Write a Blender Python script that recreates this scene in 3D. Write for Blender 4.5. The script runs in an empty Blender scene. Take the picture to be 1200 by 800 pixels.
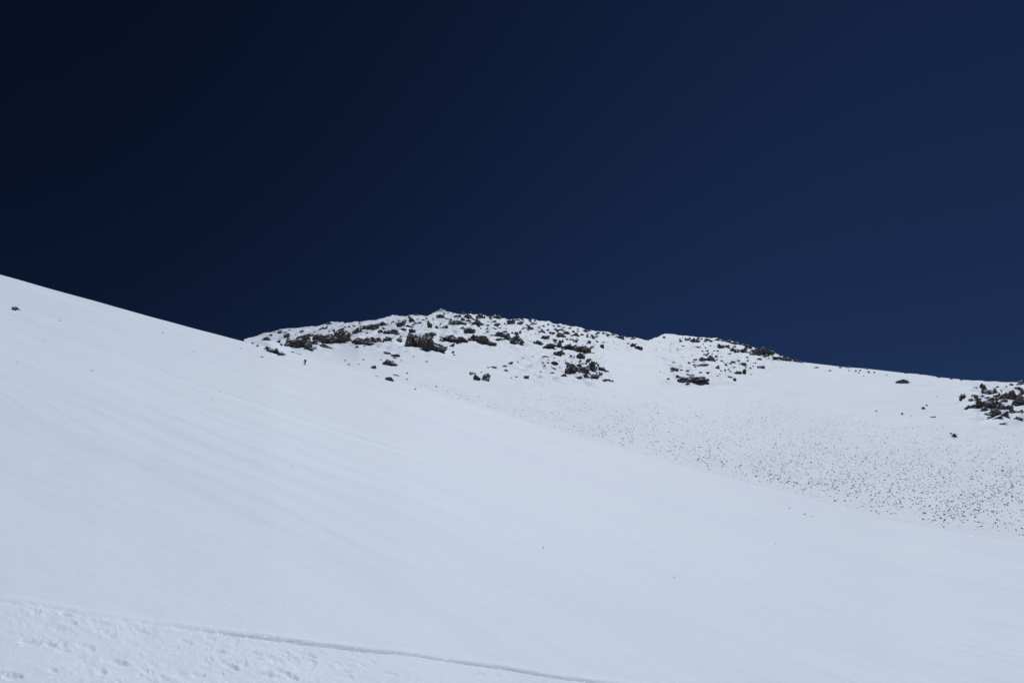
import bpy, bmesh, math, random
import numpy as np
from mathutils import Vector, Matrix, noise as mnoise

random.seed(7)
R = math.radians
C = bpy.context.scene.collection
S = bpy.context.scene

# ------------------------------------------------------------------ camera, sky, sun, exposure
F = 933.0                      # focal length in pixels of the 1200 px wide photograph (28 mm on 36 mm)
PITCH = R(20.0)                # looking up the slope
EYE = 1.7
cam_d = bpy.data.cameras.new('camera'); cam = bpy.data.objects.new('camera', cam_d); C.objects.link(cam)
cam_d.sensor_width = 36; cam_d.lens = F / 1200 * 36
cam_d.clip_start = 0.1; cam_d.clip_end = 12000
cam.location = (0, 0, EYE); cam.rotation_euler = (R(90) + PITCH, 0, 0)
S.camera = cam

SUN_EL, SUN_AZ = R(63), R(26)  # azimuth measured from the view direction (+Y) to the right (+X)
w = bpy.data.worlds.new('World'); S.world = w; w.use_nodes = True
nt = w.node_tree; nt.nodes.clear()
sky = nt.nodes.new('ShaderNodeTexSky'); sky.sky_type = 'NISHITA'; sky.sun_disc = False
sky.sun_elevation = SUN_EL; sky.sun_rotation = SUN_AZ
sky.altitude = 5500; sky.air_density = 0.7; sky.dust_density = 0.0; sky.ozone_density = 3.0
# polarised high altitude sky: deeper and darker away from the sun's side
tc = nt.nodes.new('ShaderNodeTexCoord')
dot = nt.nodes.new('ShaderNodeVectorMath'); dot.operation = 'DOT_PRODUCT'
dot.inputs[1].default_value = (1.0, 0.10, -0.45)
mr = nt.nodes.new('ShaderNodeMapRange'); mr.interpolation_type = 'SMOOTHSTEP'
mr.inputs['From Min'].default_value = -0.72; mr.inputs['From Max'].default_value = 0.30
mr.inputs['To Min'].default_value = 0.0; mr.inputs['To Max'].default_value = 1.0
ramp = nt.nodes.new('ShaderNodeMix'); ramp.data_type = 'RGBA'
ramp.inputs['A'].default_value = (0.10, 0.125, 0.19, 1); ramp.inputs['B'].default_value = (0.265, 0.36, 0.51, 1)
mul = nt.nodes.new('ShaderNodeMix'); mul.data_type = 'RGBA'; mul.blend_type = 'MULTIPLY'
mul.inputs['Factor'].default_value = 1.0
bg = nt.nodes.new('ShaderNodeBackground'); bg.inputs['Strength'].default_value = 0.05
wo = nt.nodes.new('ShaderNodeOutputWorld')
L = nt.links.new
L(tc.outputs['Generated'], dot.inputs[0]); L(dot.outputs['Value'], mr.inputs['Value'])
L(mr.outputs['Result'], ramp.inputs['Factor'])
L(sky.outputs['Color'], mul.inputs['A']); L(ramp.outputs['Result'], mul.inputs['B'])
L(mul.outputs['Result'], bg.inputs['Color']); L(bg.outputs['Background'], wo.inputs['Surface'])

sun_d = bpy.data.lights.new('sun', 'SUN'); sun = bpy.data.objects.new('sun', sun_d); C.objects.link(sun)
sun_d.energy = 2.8; sun_d.angle = R(0.5); sun_d.color = (1.0, 0.985, 0.97)
sv = Vector((math.sin(SUN_AZ) * math.cos(SUN_EL), math.cos(SUN_AZ) * math.cos(SUN_EL), math.sin(SUN_EL)))
sun.rotation_euler = sv.to_track_quat('Z', 'Y').to_euler(); sun.location = (0, 0, 300)
vs = S.view_settings
vs.view_transform = 'Standard'; vs.look = 'None'; vs.exposure = 0.0; vs.gamma = 1; vs.use_curve_mapping = False

# ------------------------------------------------------------------ materials
def mat(name):
    m = bpy.data.materials.new(name); m.use_nodes = True
    return m, m.node_tree, m.node_tree.nodes['Principled BSDF']
def N(t, typ, **kw):
    n = t.nodes.new(typ)
    for k, v in kw.items(): setattr(n, k, v)
    return n
def math_n(t, op, a, b=None, clamp=False):
    n = t.nodes.new('ShaderNodeMath'); n.operation = op; n.use_clamp = clamp
    for i, v in enumerate((a, b)):
        if v is None: continue
        if isinstance(v, (int, float)): n.inputs[i].default_value = v
        else: t.links.new(v, n.inputs[i])
    return n.outputs[0]
def noise_n(t, vec, scale, detail=4, rough=0.55):
    n = t.nodes.new('ShaderNodeTexNoise'); n.inputs['Scale'].default_value = scale
    n.inputs['Detail'].default_value = detail; n.inputs['Roughness'].default_value = rough
    if vec is not None: t.links.new(vec, n.inputs['Vector'])
    return n.outputs['Fac']
def maprange(t, v, a, b, c=0.0, d=1.0, smooth=True):
    n = t.nodes.new('ShaderNodeMapRange')
    if smooth: n.interpolation_type = 'SMOOTHSTEP'
    t.links.new(v, n.inputs['Value'])
    for k, x in zip(('From Min', 'From Max', 'To Min', 'To Max'), (a, b, c, d)): n.inputs[k].default_value = x
    return n.outputs['Result']

SNOW = (0.69, 0.80, 0.94, 1)
GLINT = 0.2
STREAK = math.atan2(-1050 / F, 1.0)          # the wind blew along this azimuth (towards the left skyline)

def snow_material():
    m, t, p = mat('wind_packed_snow'); l = t.links.new
    geo = N(t, 'ShaderNodeNewGeometry'); pos = geo.outputs['Position']
    # colour: almost even, slightly dirtier in wide patches
    mix = N(t, 'ShaderNodeMix', data_type='RGBA')
    l(maprange(t, noise_n(t, pos, 0.03, 5), 0.35, 0.65), mix.inputs['Factor'])
    mix.inputs['A'].default_value = (0.67, 0.775, 0.95, 1); mix.inputs['B'].default_value = (0.692, 0.80, 0.965, 1)
    l(mix.outputs['Result'], p.inputs['Base Color'])
    p.inputs['Roughness'].default_value = 0.7; p.inputs['Specular IOR Level'].default_value = 0.25
    # wind coordinates: x across the wind, y along it
    rot = N(t, 'ShaderNodeVectorRotate', rotation_type='Z_AXIS'); l(pos, rot.inputs['Vector'])
    rot.inputs['Angle'].default_value = STREAK
    sep = N(t, 'ShaderNodeSeparateXYZ'); l(rot.outputs['Vector'], sep.inputs[0])
    wob = math_n(t, 'MULTIPLY', math_n(t, 'SUBTRACT', noise_n(t, pos, 0.035, 2), 0.5), 14.0)
    xwob = math_n(t, 'ADD', sep.outputs['X'], wob)
    def stretched(sx, sy, scale, detail, rough=0.5):
        c = N(t, 'ShaderNodeCombineXYZ')
        l(math_n(t, 'MULTIPLY', xwob, sx), c.inputs[0]); l(math_n(t, 'MULTIPLY', sep.outputs['Y'], sy), c.inputs[1])
        return noise_n(t, c.outputs[0], scale, detail, rough)
    # distance from the viewpoint's footprint decides nothing here: these are world sized ripples
    s1 = math_n(t, 'MULTIPLY', stretched(0.16, 0.012, 1, 3), 0.85)
    s2 = math_n(t, 'MULTIPLY', math_n(t, 'MULTIPLY', stretched(0.8, 0.05, 1, 4, 0.6), 0.16), maprange(t, noise_n(t, pos, 0.05, 3), 0.4, 0.62, 0.1, 1.3))
    s3 = math_n(t, 'MULTIPLY', stretched(5, 1.2, 1, 4), 0.010)
    fine = math_n(t, 'MULTIPLY', noise_n(t, pos, 14, 5, 0.65), 0.006)
    lump = math_n(t, 'MULTIPLY', noise_n(t, pos, 1.3, 3), 0.03)
    h = math_n(t, 'ADD', math_n(t, 'ADD', s1, s2), math_n(t, 'ADD', s3, math_n(t, 'ADD', fine, math_n(t, 'ADD', lump, math_n(t, 'MULTIPLY', noise_n(t, pos, 0.11, 3), 0.35)))))
    # old filled-in ski tracks running with the wind
    warp = math_n(t, 'MULTIPLY', math_n(t, 'SUBTRACT', stretched(0.0, 0.012, 1, 1), 0.5), 7.0)
    xw = math_n(t, 'ADD', sep.outputs['X'], warp)
    for x0, width, amp in TRACKS:
        d = math_n(t, 'DIVIDE', math_n(t, 'ABSOLUTE', math_n(t, 'SUBTRACT', xw, x0)), width)
        g = maprange(t, d, 0.0, 1.0, -amp, 0.0)
        h = math_n(t, 'ADD', h, g)
    bump = N(t, 'ShaderNodeBump'); bump.inputs['Strength'].default_value = 0.42; bump.inputs['Distance'].default_value = 1.0
    l(h, bump.inputs['Height'])
    l(bump.outputs['Normal'], p.inputs['Normal'])
    # ice crystals: tiny mirrors with their own tilt
    vor = N(t, 'ShaderNodeTexVoronoi'); vor.inputs['Scale'].default_value = 260.0; l(pos, vor.inputs['Vector'])
    sub = N(t, 'ShaderNodeVectorMath', operation='SUBTRACT'); l(vor.outputs['Color'], sub.inputs[0]); sub.inputs[1].default_value = (0.5, 0.5, 0.5)
    add = N(t, 'ShaderNodeVectorMath', operation='MULTIPLY_ADD'); l(sub.outputs[0], add.inputs[0])
    add.inputs[1].default_value = (1.1, 1.1, 1.1); l(geo.outputs['Normal'], add.inputs[2])
    nor = N(t, 'ShaderNodeVectorMath', operation='NORMALIZE'); l(add.outputs[0], nor.inputs[0])
    gl = N(t, 'ShaderNodeBsdfAnisotropic'); gl.inputs['Roughness'].default_value = 0.40; l(nor.outputs[0], gl.inputs['Normal'])
    ms = N(t, 'ShaderNodeAddShader')
    sc = N(t, 'ShaderNodeSeparateColor'); l(vor.outputs['Color'], sc.inputs[0])
    cc = N(t, 'ShaderNodeCombineColor'); q = maprange(t, sc.outputs[2], 0.86, 1.0, 0.0, GLINT)
    for i_ in range(3): l(q, cc.inputs[i_])
    l(cc.outputs[0], gl.inputs['Color'])
    out = t.nodes['Material Output']
    l(p.outputs[0], ms.inputs[0]); l(gl.outputs[0], ms.inputs[1]); l(ms.outputs[0], out.inputs['Surface'])
    return m

def rock_material(name, a, b, cover=(0.40, 0.50), strata=0.35):
    m, t, p = mat(name); l = t.links.new
    geo = N(t, 'ShaderNodeNewGeometry'); pos = geo.outputs['Position']
    sep = N(t, 'ShaderNodeSeparateXYZ'); l(geo.outputs['Normal'], sep.inputs[0])
    n1 = noise_n(t, pos, 0.9, 5, 0.65); n2 = noise_n(t, pos, 0.22, 3)
    mix = N(t, 'ShaderNodeMix', data_type='RGBA'); l(maprange(t, n1, 0.35, 0.65), mix.inputs['Factor'])
    mix.inputs['A'].default_value = (*a, 1); mix.inputs['B'].default_value = (*b, 1)
    red = N(t, 'ShaderNodeMix', data_type='RGBA'); l(maprange(t, n2, 0.5, 0.68, 0, 0.55), red.inputs['Factor'])
    l(mix.outputs['Result'], red.inputs['A']); red.inputs['B'].default_value = (0.17, 0.115, 0.08, 1)
    # snow settled on the ledges: where the stone faces up, with a ragged edge
    led = N(t, 'ShaderNodeVectorMath', operation='MULTIPLY'); l(pos, led.inputs[0]); led.inputs[1].default_value = (1, 1, 2.4)
    z = math_n(t, 'ADD', sep.outputs['Z'], math_n(t, 'MULTIPLY', math_n(t, 'SUBTRACT', noise_n(t, led.outputs[0], 0.42, 4, 0.6), 0.5), 1.9))
    f = maprange(t, z, cover[0], cover[1])
    sn = N(t, 'ShaderNodeMix', data_type='RGBA'); l(f, sn.inputs['Factor'])
    l(red.outputs['Result'], sn.inputs['A']); sn.inputs['B'].default_value = SNOW
    l(sn.outputs['Result'], p.inputs['Base Color'])
    p.inputs['Roughness'].default_value = 0.9; p.inputs['Specular IOR Level'].default_value = 0.2
    bump = N(t, 'ShaderNodeBump'); bump.inputs['Strength'].default_value = 0.8; bump.inputs['Distance'].default_value = 0.6
    l(noise_n(t, pos, 1.6, 6, 0.7), bump.inputs['Height']); l(bump.outputs['Normal'], p.inputs['Normal'])
    return m

def plain(name, col, rough=0.8, sc=30.0, var=0.25):
    m, t, p = mat(name); geo = N(t, 'ShaderNodeNewGeometry')
    mix = N(t, 'ShaderNodeMix', data_type='RGBA'); t.links.new(noise_n(t, geo.outputs['Position'], sc, 3), mix.inputs['Factor'])
    mix.inputs['A'].default_value = (*[c * (1 - var) for c in col], 1); mix.inputs['B'].default_value = (*[c * (1 + var) for c in col], 1)
    t.links.new(mix.outputs['Result'], p.inputs['Base Color']); p.inputs['Roughness'].default_value = rough
    return m

# ------------------------------------------------------------------ terrain
def lattice(ix, iy, seed):
    h = (ix.astype(np.int64) * 374761393 + iy.astype(np.int64) * 668265263 + seed * 974634777) & 0xffffffff
    h = ((h ^ (h >> 13)) * 1274126177) & 0xffffffff
    h = h ^ (h >> 16)
    return (h & 0xffff) / 65535.0 * 2 - 1
def vnoise(x, y, seed=0, octaves=1, rough=0.5):
    out = 0; amp = 1; tot = 0
    x = np.asarray(x, float); y = np.asarray(y, float)
    for o in range(octaves):
        ix = np.floor(x); iy = np.floor(y); fx = x - ix; fy = y - iy
        fx = fx**3 * (fx * (fx * 6 - 15) + 10); fy = fy**3 * (fy * (fy * 6 - 15) + 10)
        a = lattice(ix, iy, seed + o); b = lattice(ix + 1, iy, seed + o)
        c = lattice(ix, iy + 1, seed + o); d = lattice(ix + 1, iy + 1, seed + o)
        out = out + amp * ((a * (1 - fx) + b * fx) * (1 - fy) + (c * (1 - fx) + d * fx) * fy)
        tot += amp; amp *= rough; x = x * 2.03 + 11.7; y = y * 2.03 + 5.3
    return out / tot

def curve(pts):
    xs, ys = zip(*pts); xs = np.array(xs, float); ys = np.array(ys, float)
    return lambda x: np.interp(x, xs, ys)
# lower edge of the rocky headwall / skyline of the smooth slope on the left, as seen from the path
V_ = curve([(-2000, -216), (-900, 84), (-300, 243), (0, 321.8), (60, 338.5), (120, 355), (172, 370), (240, 388.2), (285, 400), (320, 408.5), (360, 421),
            (420, 437), (480, 450), (530, 467), (600, 489), (660, 507), (720, 523), (800, 547), (880, 567), (960, 588), (1050, 611),
            (1200, 637), (1400, 662), (1800, 690), (2300, 720), (3200, 765)])
RIDGE = [(-900, 500), (0, 432), (200, 410), (270, 402), (285, 399.4), (300, 395), (322, 388.5), (349, 384.6), (375, 381.5), (389, 377.6), (398, 378), (408, 379.6), (427, 377.2),
         (445, 374), (459, 370.8), (475, 370), (488, 368.6), (500, 370.8), (507, 367.5), (516, 363), (528, 366.4), (542, 368.5), (554, 371),
         (564, 368), (573, 372), (582, 370.8), (588, 373.4), (598, 374.6), (612, 373.8), (626, 375), (640, 378), (667, 382), (671, 384),
         (695, 387.4), (712, 390.2), (739, 395.4), (758, 400), (767, 397), (779, 391.2), (788, 391.2), (796, 393), (811, 394.2), (837, 396.6),
         (855, 401.2), (876, 405), (890, 410), (907, 414.8), (921, 420.2), (934, 423.6), (960, 426.6), (990, 430), (1016, 432), (1060, 437),
         (1079, 438.4), (1102, 442), (1139, 446), (1165, 447.5), (1200, 449), (1400, 462), (1800, 540), (2300, 640)]
R_raw = curve(RIDGE)
_gx = np.arange(-2100, 3300, 1.0)
def smooth_curve(f, sigma):
    k = np.arange(-4 * sigma, 4 * sigma + 1.0); g = np.exp(-k**2 / (2.0 * sigma**2)); g /= g.sum()
    val = np.convolve(np.pad(f(_gx), len(k) // 2, mode='edge'), g, 'valid')
    return lambda x: np.interp(x, _gx, val)
V_fine, V_wide = smooth_curve(V_, 5), smooth_curve(V_, 22)
def V(x):
    k = np.clip((np.asarray(x, float) - 300) / 60, 0, 1)
    return V_fine(x) * (1 - k) + V_wide(x) * k
R_wide = smooth_curve(R_raw, 45)
RB = smooth_curve(curve([(-900, 150), (0, 230), (285, 275), (360, 262), (480, 275), (600, 262), (800, 235), (1000, 210), (1200, 190), (1800, 150), (2300, 140)]), 60)
RR = smooth_curve(curve([(-900, 420), (0, 560), (285, 660), (480, 780), (600, 820), (760, 800), (900, 700), (1200, 540), (1800, 330), (2300, 300)]), 60)
CONC = 0.05                    # the smooth slope steepens uphill
def Rg(x):
    x = np.asarray(x, float)
    k = np.clip((x - 290) / 60, 0, 1) * np.clip((960 - x) / 60, 0.12, 1)
    return R_raw(x) + k * 0.8 * vnoise(x / 7.0, x * 0 + 3, 5, 3, 0.6)
cp, sp = math.cos(PITCH), math.sin(PITCH)
def ray(px, py):
    xc = (px - 600) / F; yc = (400 - py) / F
    dy = cp - yc * sp; dz = sp + yc * cp
    n = np.sqrt(xc**2 + dy**2)
    return xc / n, dy / n, dz / n            # horizontal unit vector and the tangent of the elevation
SCOOPS = [(556, 436.5, 36, 1.6), (792, 423.5, 34, 1.6), (800, 431, 26, 1.2), (1128, 473.5, 26, 1.3), (1148, 486, 30, 1.2), (1135, 480, 18, 1.0), (715, 445, 30, 1.0), (505, 411, 24, 1.2), (860, 426, 30, 0.9), (1157, 491, 22, 0.9)]   # wind scoops beside rocks
ROCKY = [(340, 398, 60, 16), (430, 388, 60, 14), (480, 390, 60, 24), (560, 385, 80, 22), (640, 392, 60, 20), (665, 432, 55, 22), (700, 400, 70, 12), (815, 442, 40, 12), (830, 415, 70, 22), (895, 415, 40, 9), (1175, 475, 50, 26)]
def rocky(px, py):
    out = 0
    for cx, cy, rx, ry in ROCKY: out = np.maximum(out, np.exp(-(((px - cx) / rx) ** 4 + ((py - cy) / ry) ** 4)))
    return out
def terr(px, py, detail=True):
    """world point of the snow surface seen at photo pixel (px, py)"""
    px = np.asarray(px, float); py = np.asarray(py, float)
    v = V(px); rid = np.minimum(R_wide(px), v - 2); rb = RB(px); rr = RR(px)
    ux, uy, te = ray(px, py)
    _, _, tv = ray(px, v); _, _, tr = ray(px, rid)
    dl = np.maximum(tv - te, 0); qa = CONC / rb; qb = dl + EYE / rb - CONC
    rA = (-qb + np.sqrt(qb * qb + 4 * qa * EYE)) / (2 * qa)
    zb = rb * tv; zr = rr * tr; m = (zr - zb) / (rr - rb)
    den = te - m
    with np.errstate(divide='ignore', invalid='ignore'):
        rB = (zb - m * rb) / np.where(np.abs(den) < 1e-5, 1e-5, den)
    # where the headwall hides behind the left slope the division degenerates: walk evenly instead
    tt = np.clip((v - py) / (v - rid), 0, 1.3)
    lin = rb + (rr - rb) * tt
    cap = rr * 1.12
    rB = np.where((rB < rb) | (den > -1e-4), cap, rB); rB = np.where(rB > rr, rr + (cap - rr) * np.tanh((rB - rr) / (cap - rr)), rB)
    bl = np.clip((px - 290) / 130, 0, 1); rB = lin * (1 - bl) + rB * bl
    if detail:
        x0 = ux * rB; y0 = uy * rB
        k = np.clip(tt * 6, 0, 1)
        rB = rB * (1 + k * (0.013 * vnoise(x0 / 55, y0 / 55, 21, 3) + 0.0045 * np.clip(tt * 2 - 0.4, 0, 1) * vnoise(x0 / 9, y0 / 9, 31, 3, 0.6)))
    inB = (py < v) & (px > 285)
    band = rocky(px, py) if detail else 0
    r = np.where(inB, rB, rA)
    r = np.where((px <= 285) & (py < v), lin, r)
    lift = 0
    if detail:
        X, Y = ux * r, uy * r
        for sx_, sy_, ln, dp in SCOOPS:
            dx_ = (sx_ - px) / ln; lift = lift - np.where(inB, dp * np.exp(-((py - sy_ - 0.6 * (vnoise(px / 9, px * 0, 19))) / 1.5) ** 2) * np.clip(dx_ * 6, 0, 1) * np.clip(1 - dx_, 0, 1), 0)
        lift = lift + np.where(inB, band * (3.4 * np.abs(vnoise(X / 14, Y / 22, 81, 3, 0.5)) + 0.8 * vnoise(X / 4.0, Y / 6, 82, 2)) , 0)
    return ux * r, uy * r, EYE + te * r + lift, r
def P(px, py):
    x, y, z, r = terr(np.array([px]), np.array([py]))
    return Vector((float(x[0]), float(y[0]), float(z[0]))), float(r[0])

# surface details near the camera (a ski groove, its bank, trodden snow), in metres on the ground
def world_line(pts):
    return np.array([terr(np.array([a]), np.array([b]))[:2] for a, b in pts]).reshape(-1, 2)
GROOVE = world_line([(195, 734), (230, 739), (270, 744.5), (310, 749.5), (350, 754), (400, 759.5), (450, 765), (500, 771), (560, 779.5), (620, 789), (700, 800), (800, 812), (900, 822)])
EDGE = world_line([(-700, 640), (-300, 680), (-100, 697), (0, 706), (30, 708.5), (60, 713), (100, 722), (150, 728.5), (195, 734), (270, 744.5), (350, 754), (450, 765), (560, 779.5), (700, 800), (900, 822)])
def dist_line(x, y, line):
    """distance to a polyline and the side of it (positive towards the camera)"""
    best = np.full(x.shape, 1e9); side = np.zeros(x.shape); along = np.zeros(x.shape); s = 0
    for (ax, ay), (bx, by) in zip(line[:-1], line[1:]):
        dx, dy = bx - ax, by - ay; L2 = dx * dx + dy * dy
        u = np.clip(((x - ax) * dx + (y - ay) * dy) / L2, 0, 1)
        qx, qy = ax + u * dx, ay + u * dy
        d = np.hypot(x - qx, y - qy); c = (dx * (y - ay) - dy * (x - ax))
        k = d < best
        best = np.where(k, d, best); side = np.where(k, -np.sign(c), side); along = np.where(k, s + u * math.sqrt(L2), along)
        s += math.sqrt(L2)
    return best, side, along
PITS = [(267, 781, .10, .045), (283, 779, .05, .02), (303, 768, .07, .03), (318, 772, .08, .03), (328, 764, .05, .03), (337, 792, .07, .04), (365, 776, .06, .04), (357, 768, .06, .03),
        (390, 779, .06, .02), (312, 793, .05, .03), (247, 750, .04, .02), (240, 757, .05, .02), (218, 755, .05, .02), (199, 759, .06, .02), (188, 756, .05, .02), (164, 741, .05, .02),
        (75, 722, .05, .03), (63, 789, .07, .03), (131, 776, .07, .02), (145, 781, .06, .02), (36, 757, .07, .02), (60, 758, .06, .02), (75, 765, .05, .02), (116, 791, .04, .02),
        (172, 789, .04, .02), (258, 792, .04, .02), (8, 795, .05, .03), (420, 780, .06, .02), (436, 777, .05, .02), (455, 790, .05, .02), (560, 790, .05, .02), (598, 788, .05, .02),
        (230, 793, .06, .02), (100, 760, .05, .015), (410, 795, .06, .02), (490, 795, .05, .02), (205, 778, .05, .015), (160, 768, .05, .015)]
def ground_detail(x, y, r):
    near = r < 14
    dz = np.zeros(x.shape)
    xn, yn = x[near], y[near]
    de, se, al = dist_line(xn, yn, EDGE)
    trod = np.where(se > 0, np.clip(de / 0.05, 0, 1), 0)
    a = 0.012 * trod
    lum = vnoise(xn * 9, yn * 9, 3, 4, 0.6)
    msk = np.clip(vnoise(xn * 1.7, yn * 1.7, 8, 2) * 1.8 + 0.4, 0.1, 1)
    a += trod * msk * (0.010 * lum - 0.040 * np.clip(lum - 0.25, 0, 1) + 0.002 * vnoise(xn * 40, yn * 40, 77, 3)) * np.clip(1.5 - de / 1.6, 0.25, 1)
    a += 0.010 * np.exp(-((de - 0.06) / 0.06) ** 2) * (se < 0) * np.clip(vnoise(al * 1.2, al * 0, 4, 3) + 0.7, 0, 1.3)
    a += 0.006 * np.exp(-(de / 0.035) ** 2) * vnoise(xn * 22, yn * 22, 9, 2) 
    dg, sg, ag = dist_line(xn, yn, GROOVE)
    a -= 0.037 * np.exp(-(dg / 0.022) ** 2) * np.clip(ag / 0.5, 0, 1) * np.clip(1 - (ag - 2.6) / 3, 0.25, 1)
    for px, py, wdt, dep in PITS:
        wdt *= 0.75; dep *= 0.36
        p, _ = P(px, py); d = np.hypot((xn - p.x) * 0.75, yn - p.y) + 0.045 * vnoise(xn * 14, yn * 14, int(px), 3)
        a -= dep * np.exp(-(np.maximum(d, 0) / (wdt * 0.55)) ** 4)
        a += dep * 0.2 * np.exp(-((d - wdt * 0.8) / (wdt * 0.35)) ** 2)
    a += 0.004 * vnoise(xn * 3, yn * 3, 14, 3)
    dz[near] = a
    # wide, low swells of drifted snow further up
    c, s = math.cos(STREAK), math.sin(STREAK)
    xr, yr = x * c + -y * s, x * s + y * c
    fade = np.clip((r - 12) / 40, 0, 1)
    dz += fade * 0.22 * vnoise(xr / 14, yr / 90, 40, 2) * np.clip(1.2 - r / 320, 0, 1)
    return dz

A0, _ = P(285, 400.5)
g_l = np.array(ray(np.array([0., 285.]), np.array([321.8, 400.])))
# plane of the smooth slope: z = gx*x + gy*y
M2 = np.array([[g_l[0][0], g_l[1][0]], [g_l[0][1], g_l[1][1]]]); GX, GY = np.linalg.solve(M2, g_l[2] - CONC)

def grid_mesh(name, X, Y, Z):
    n, m = X.shape
    me = bpy.data.meshes.new(name); co = np.stack([X, Y, Z], -1).reshape(-1, 3).astype(np.float32)
    i = np.arange((n - 1) * (m - 1)); a = (i // (m - 1)) * m + i % (m - 1)
    q = np.stack([a, a + 1, a + m + 1, a + m], -1).astype(np.int32)
    me.vertices.add(len(co)); me.vertices.foreach_set('co', co.ravel())
    me.loops.add(q.size); me.loops.foreach_set('vertex_index', q.ravel())
    me.polygons.add(len(q)); me.polygons.foreach_set('loop_start', np.arange(0, q.size, 4, dtype=np.int32))
    me.polygons.foreach_set('loop_total', np.full(len(q), 4, np.int32))
    me.update(); me.validate(); me.shade_smooth()
    return me

cols = np.concatenate([np.arange(-1500, -20, 8.0), np.arange(-20, 1220, 1.0), np.arange(1220, 2700, 8.0)])
def build_terrain():
    nA, nB, nC = 470, 260, 26
    ta = np.linspace(0, 1, nA)[:, None]; px = cols[None, :] + 0 * ta
    v = V(cols)[None, :]
    ya = v + (850 - v) * (1 - ta) ** 1.5
    low = np.linspace(1600, 855, 60)[:, None] + 0 * px[:1]
    ya = np.vstack([low, ya]); px = np.vstack([low * 0 + cols[None, :], px])
    xa, yya, za, ra = terr(px, ya + 1e-4)
    za = za + ground_detail(xa, yya, ra)
    tb = np.linspace(0, 1, nB + 1)[1:, None]; pb = cols[None, :] + 0 * tb
    rid = Rg(cols)[None, :]
    yb = v + (rid - v) * tb
    xb, yyb, zb, rb = terr(pb, yb - 1e-4 * np.sign(v - rid))
    # left of the shoulder the ground dips behind the skyline
    lft = cols[None, :] <= 285
    rbl = RB(pb); rrl = RR(pb); ux, uy, _ = ray(pb, v + 0 * pb); _, _, tv = ray(pb, v + 0 * pb)
    rl = rbl + (rrl - rbl) * tb
    zl = EYE + rbl * tv - EYE + (rl - rbl) * (tv * 0.25) - 0.0
    zl = EYE + rbl * tv + (rl - rbl) * tv * 0.45
    for arr, new in ((xb, ux * rl), (yyb, uy * rl), (zb, zl), (rb, rl)): arr[np.broadcast_to(lft, arr.shape)] = new[np.broadcast_to(lft, arr.shape)]
    # the far side of the ridge
    tcn = np.linspace(0, 1, nC + 1)[1:, None]
    xr0, yr0, zr0, rr0 = xb[-1:], yyb[-1:], zb[-1:], rb[-1:]
    k = 1 + (tcn ** 1.5) * 1.6
    xc, yc = xr0 * k, yr0 * k
    dd = rr0 * (k - 1)
    zc = zr0 - dd * (0.25 + 0.25 * np.clip(dd / 60, 0, 1)) + np.minimum(dd * 0.02, 6) * vnoise(xc / 40, yc / 40, 50, 3)
    feet = np.array([0.0, 0.2, 0.4, 0.6, 0.8])[:, None]
    xa, yya, za = [np.vstack([feet * q[:1], q]) for q in (xa, yya, za)]
    me = grid_mesh('snow_slope', np.vstack([xa, xb, xc]), np.vstack([yya, yyb, yc]), np.vstack([za, zb, zc]))
    o = bpy.data.objects.new('snow_slope', me); C.objects.link(o); o['kind'] = 'structure'
    # rest of the slope: under and behind the viewer and far to both sides
    az = np.linspace(-math.pi, math.pi, 241)[None, :]
    rs = np.concatenate([[0.0], np.geomspace(0.8, 4500, 130)])[:, None]
    x, y = rs * np.sin(az), rs * np.cos(az)
    lo = math.atan2(-1500 / F, 1); hi = math.atan2(1500 / F, 1)
    def along(a):        # steepness of the slope in the direction a, as in front of the viewer
        p_ = 600 + F * np.tan(np.clip(a, lo, hi)) * (cp + sp * 0.25)
        _, _, tv_ = ray(p_, V(p_)); return tv_ + EYE / RB(p_) - CONC, RB(p_)
    tl, th = float(along(lo)[0]), float(along(hi)[0])
    gx_, gy_ = np.linalg.solve(np.array([[math.sin(lo), math.cos(lo)], [math.sin(hi), math.cos(hi)]]), np.array([tl, th]))
    T, rbf = along(az); outside = (az < lo) | (az > hi)
    T = np.where(outside, gx_ * np.sin(az) + gy_ * np.cos(az), T)
    cc = CONC * np.clip(np.cos(az) * 3, 0, 1) * np.minimum(rs, rbf) / rbf
    z = rs * (T + cc)
    inside = np.clip((az - lo) / 0.1, 0, 1) * np.clip((hi - az) / 0.1, 0, 1)
    z = z - inside * (0.05 + 0.06 * rs) + np.clip(rs - 20, 0, 60) * 0.02 * vnoise(x / 60, y / 60, 70, 3)
    z = np.maximum(z, -900 + 0 * x)
    z = np.where((rs > 250) & (inside <= 0), np.minimum(z, GX * 0 + 110 + 0 * x), z)
    # towards the viewer's feet it meets the slope in front
    me2 = grid_mesh('snow_field', x, y, z)
    o2 = bpy.data.objects.new('snow_field', me2); C.objects.link(o2); o2['kind'] = 'structure'
    return o, o2

# old tracks: distance across the wind of points read off the slope
def across(px, py):
    p, _ = P(px, py); c, s = math.cos(STREAK), math.sin(STREAK)
    return p.x * c - p.y * s
TRACKS = [(across(640, 592), 1.5, 0.11), (across(1000, 700), 0.35, 0.03), (across(900, 640), 0.8, 0.12), (across(520, 560), 0.3, 0.02)]
snow = snow_material()
slope, field = build_terrain()
slope.data.materials.append(snow); field.data.materials.append(snow)

# ------------------------------------------------------------------ rocks
ROCK = rock_material('dark_lava_rock', (0.092, 0.070, 0.060), (0.265, 0.197, 0.163))
BROWN = rock_material('brown_rock', (0.15, 0.102, 0.076), (0.29, 0.195, 0.145), (0.45, 0.6))
TAN = rock_material('pale_tan_rock', (0.34, 0.29, 0.22), (0.45, 0.39, 0.30), (0.8, 0.95))
GREY = rock_material('grey_stone', (0.08, 0.085, 0.095), (0.16, 0.168, 0.18), (0.65, 0.9))

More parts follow.
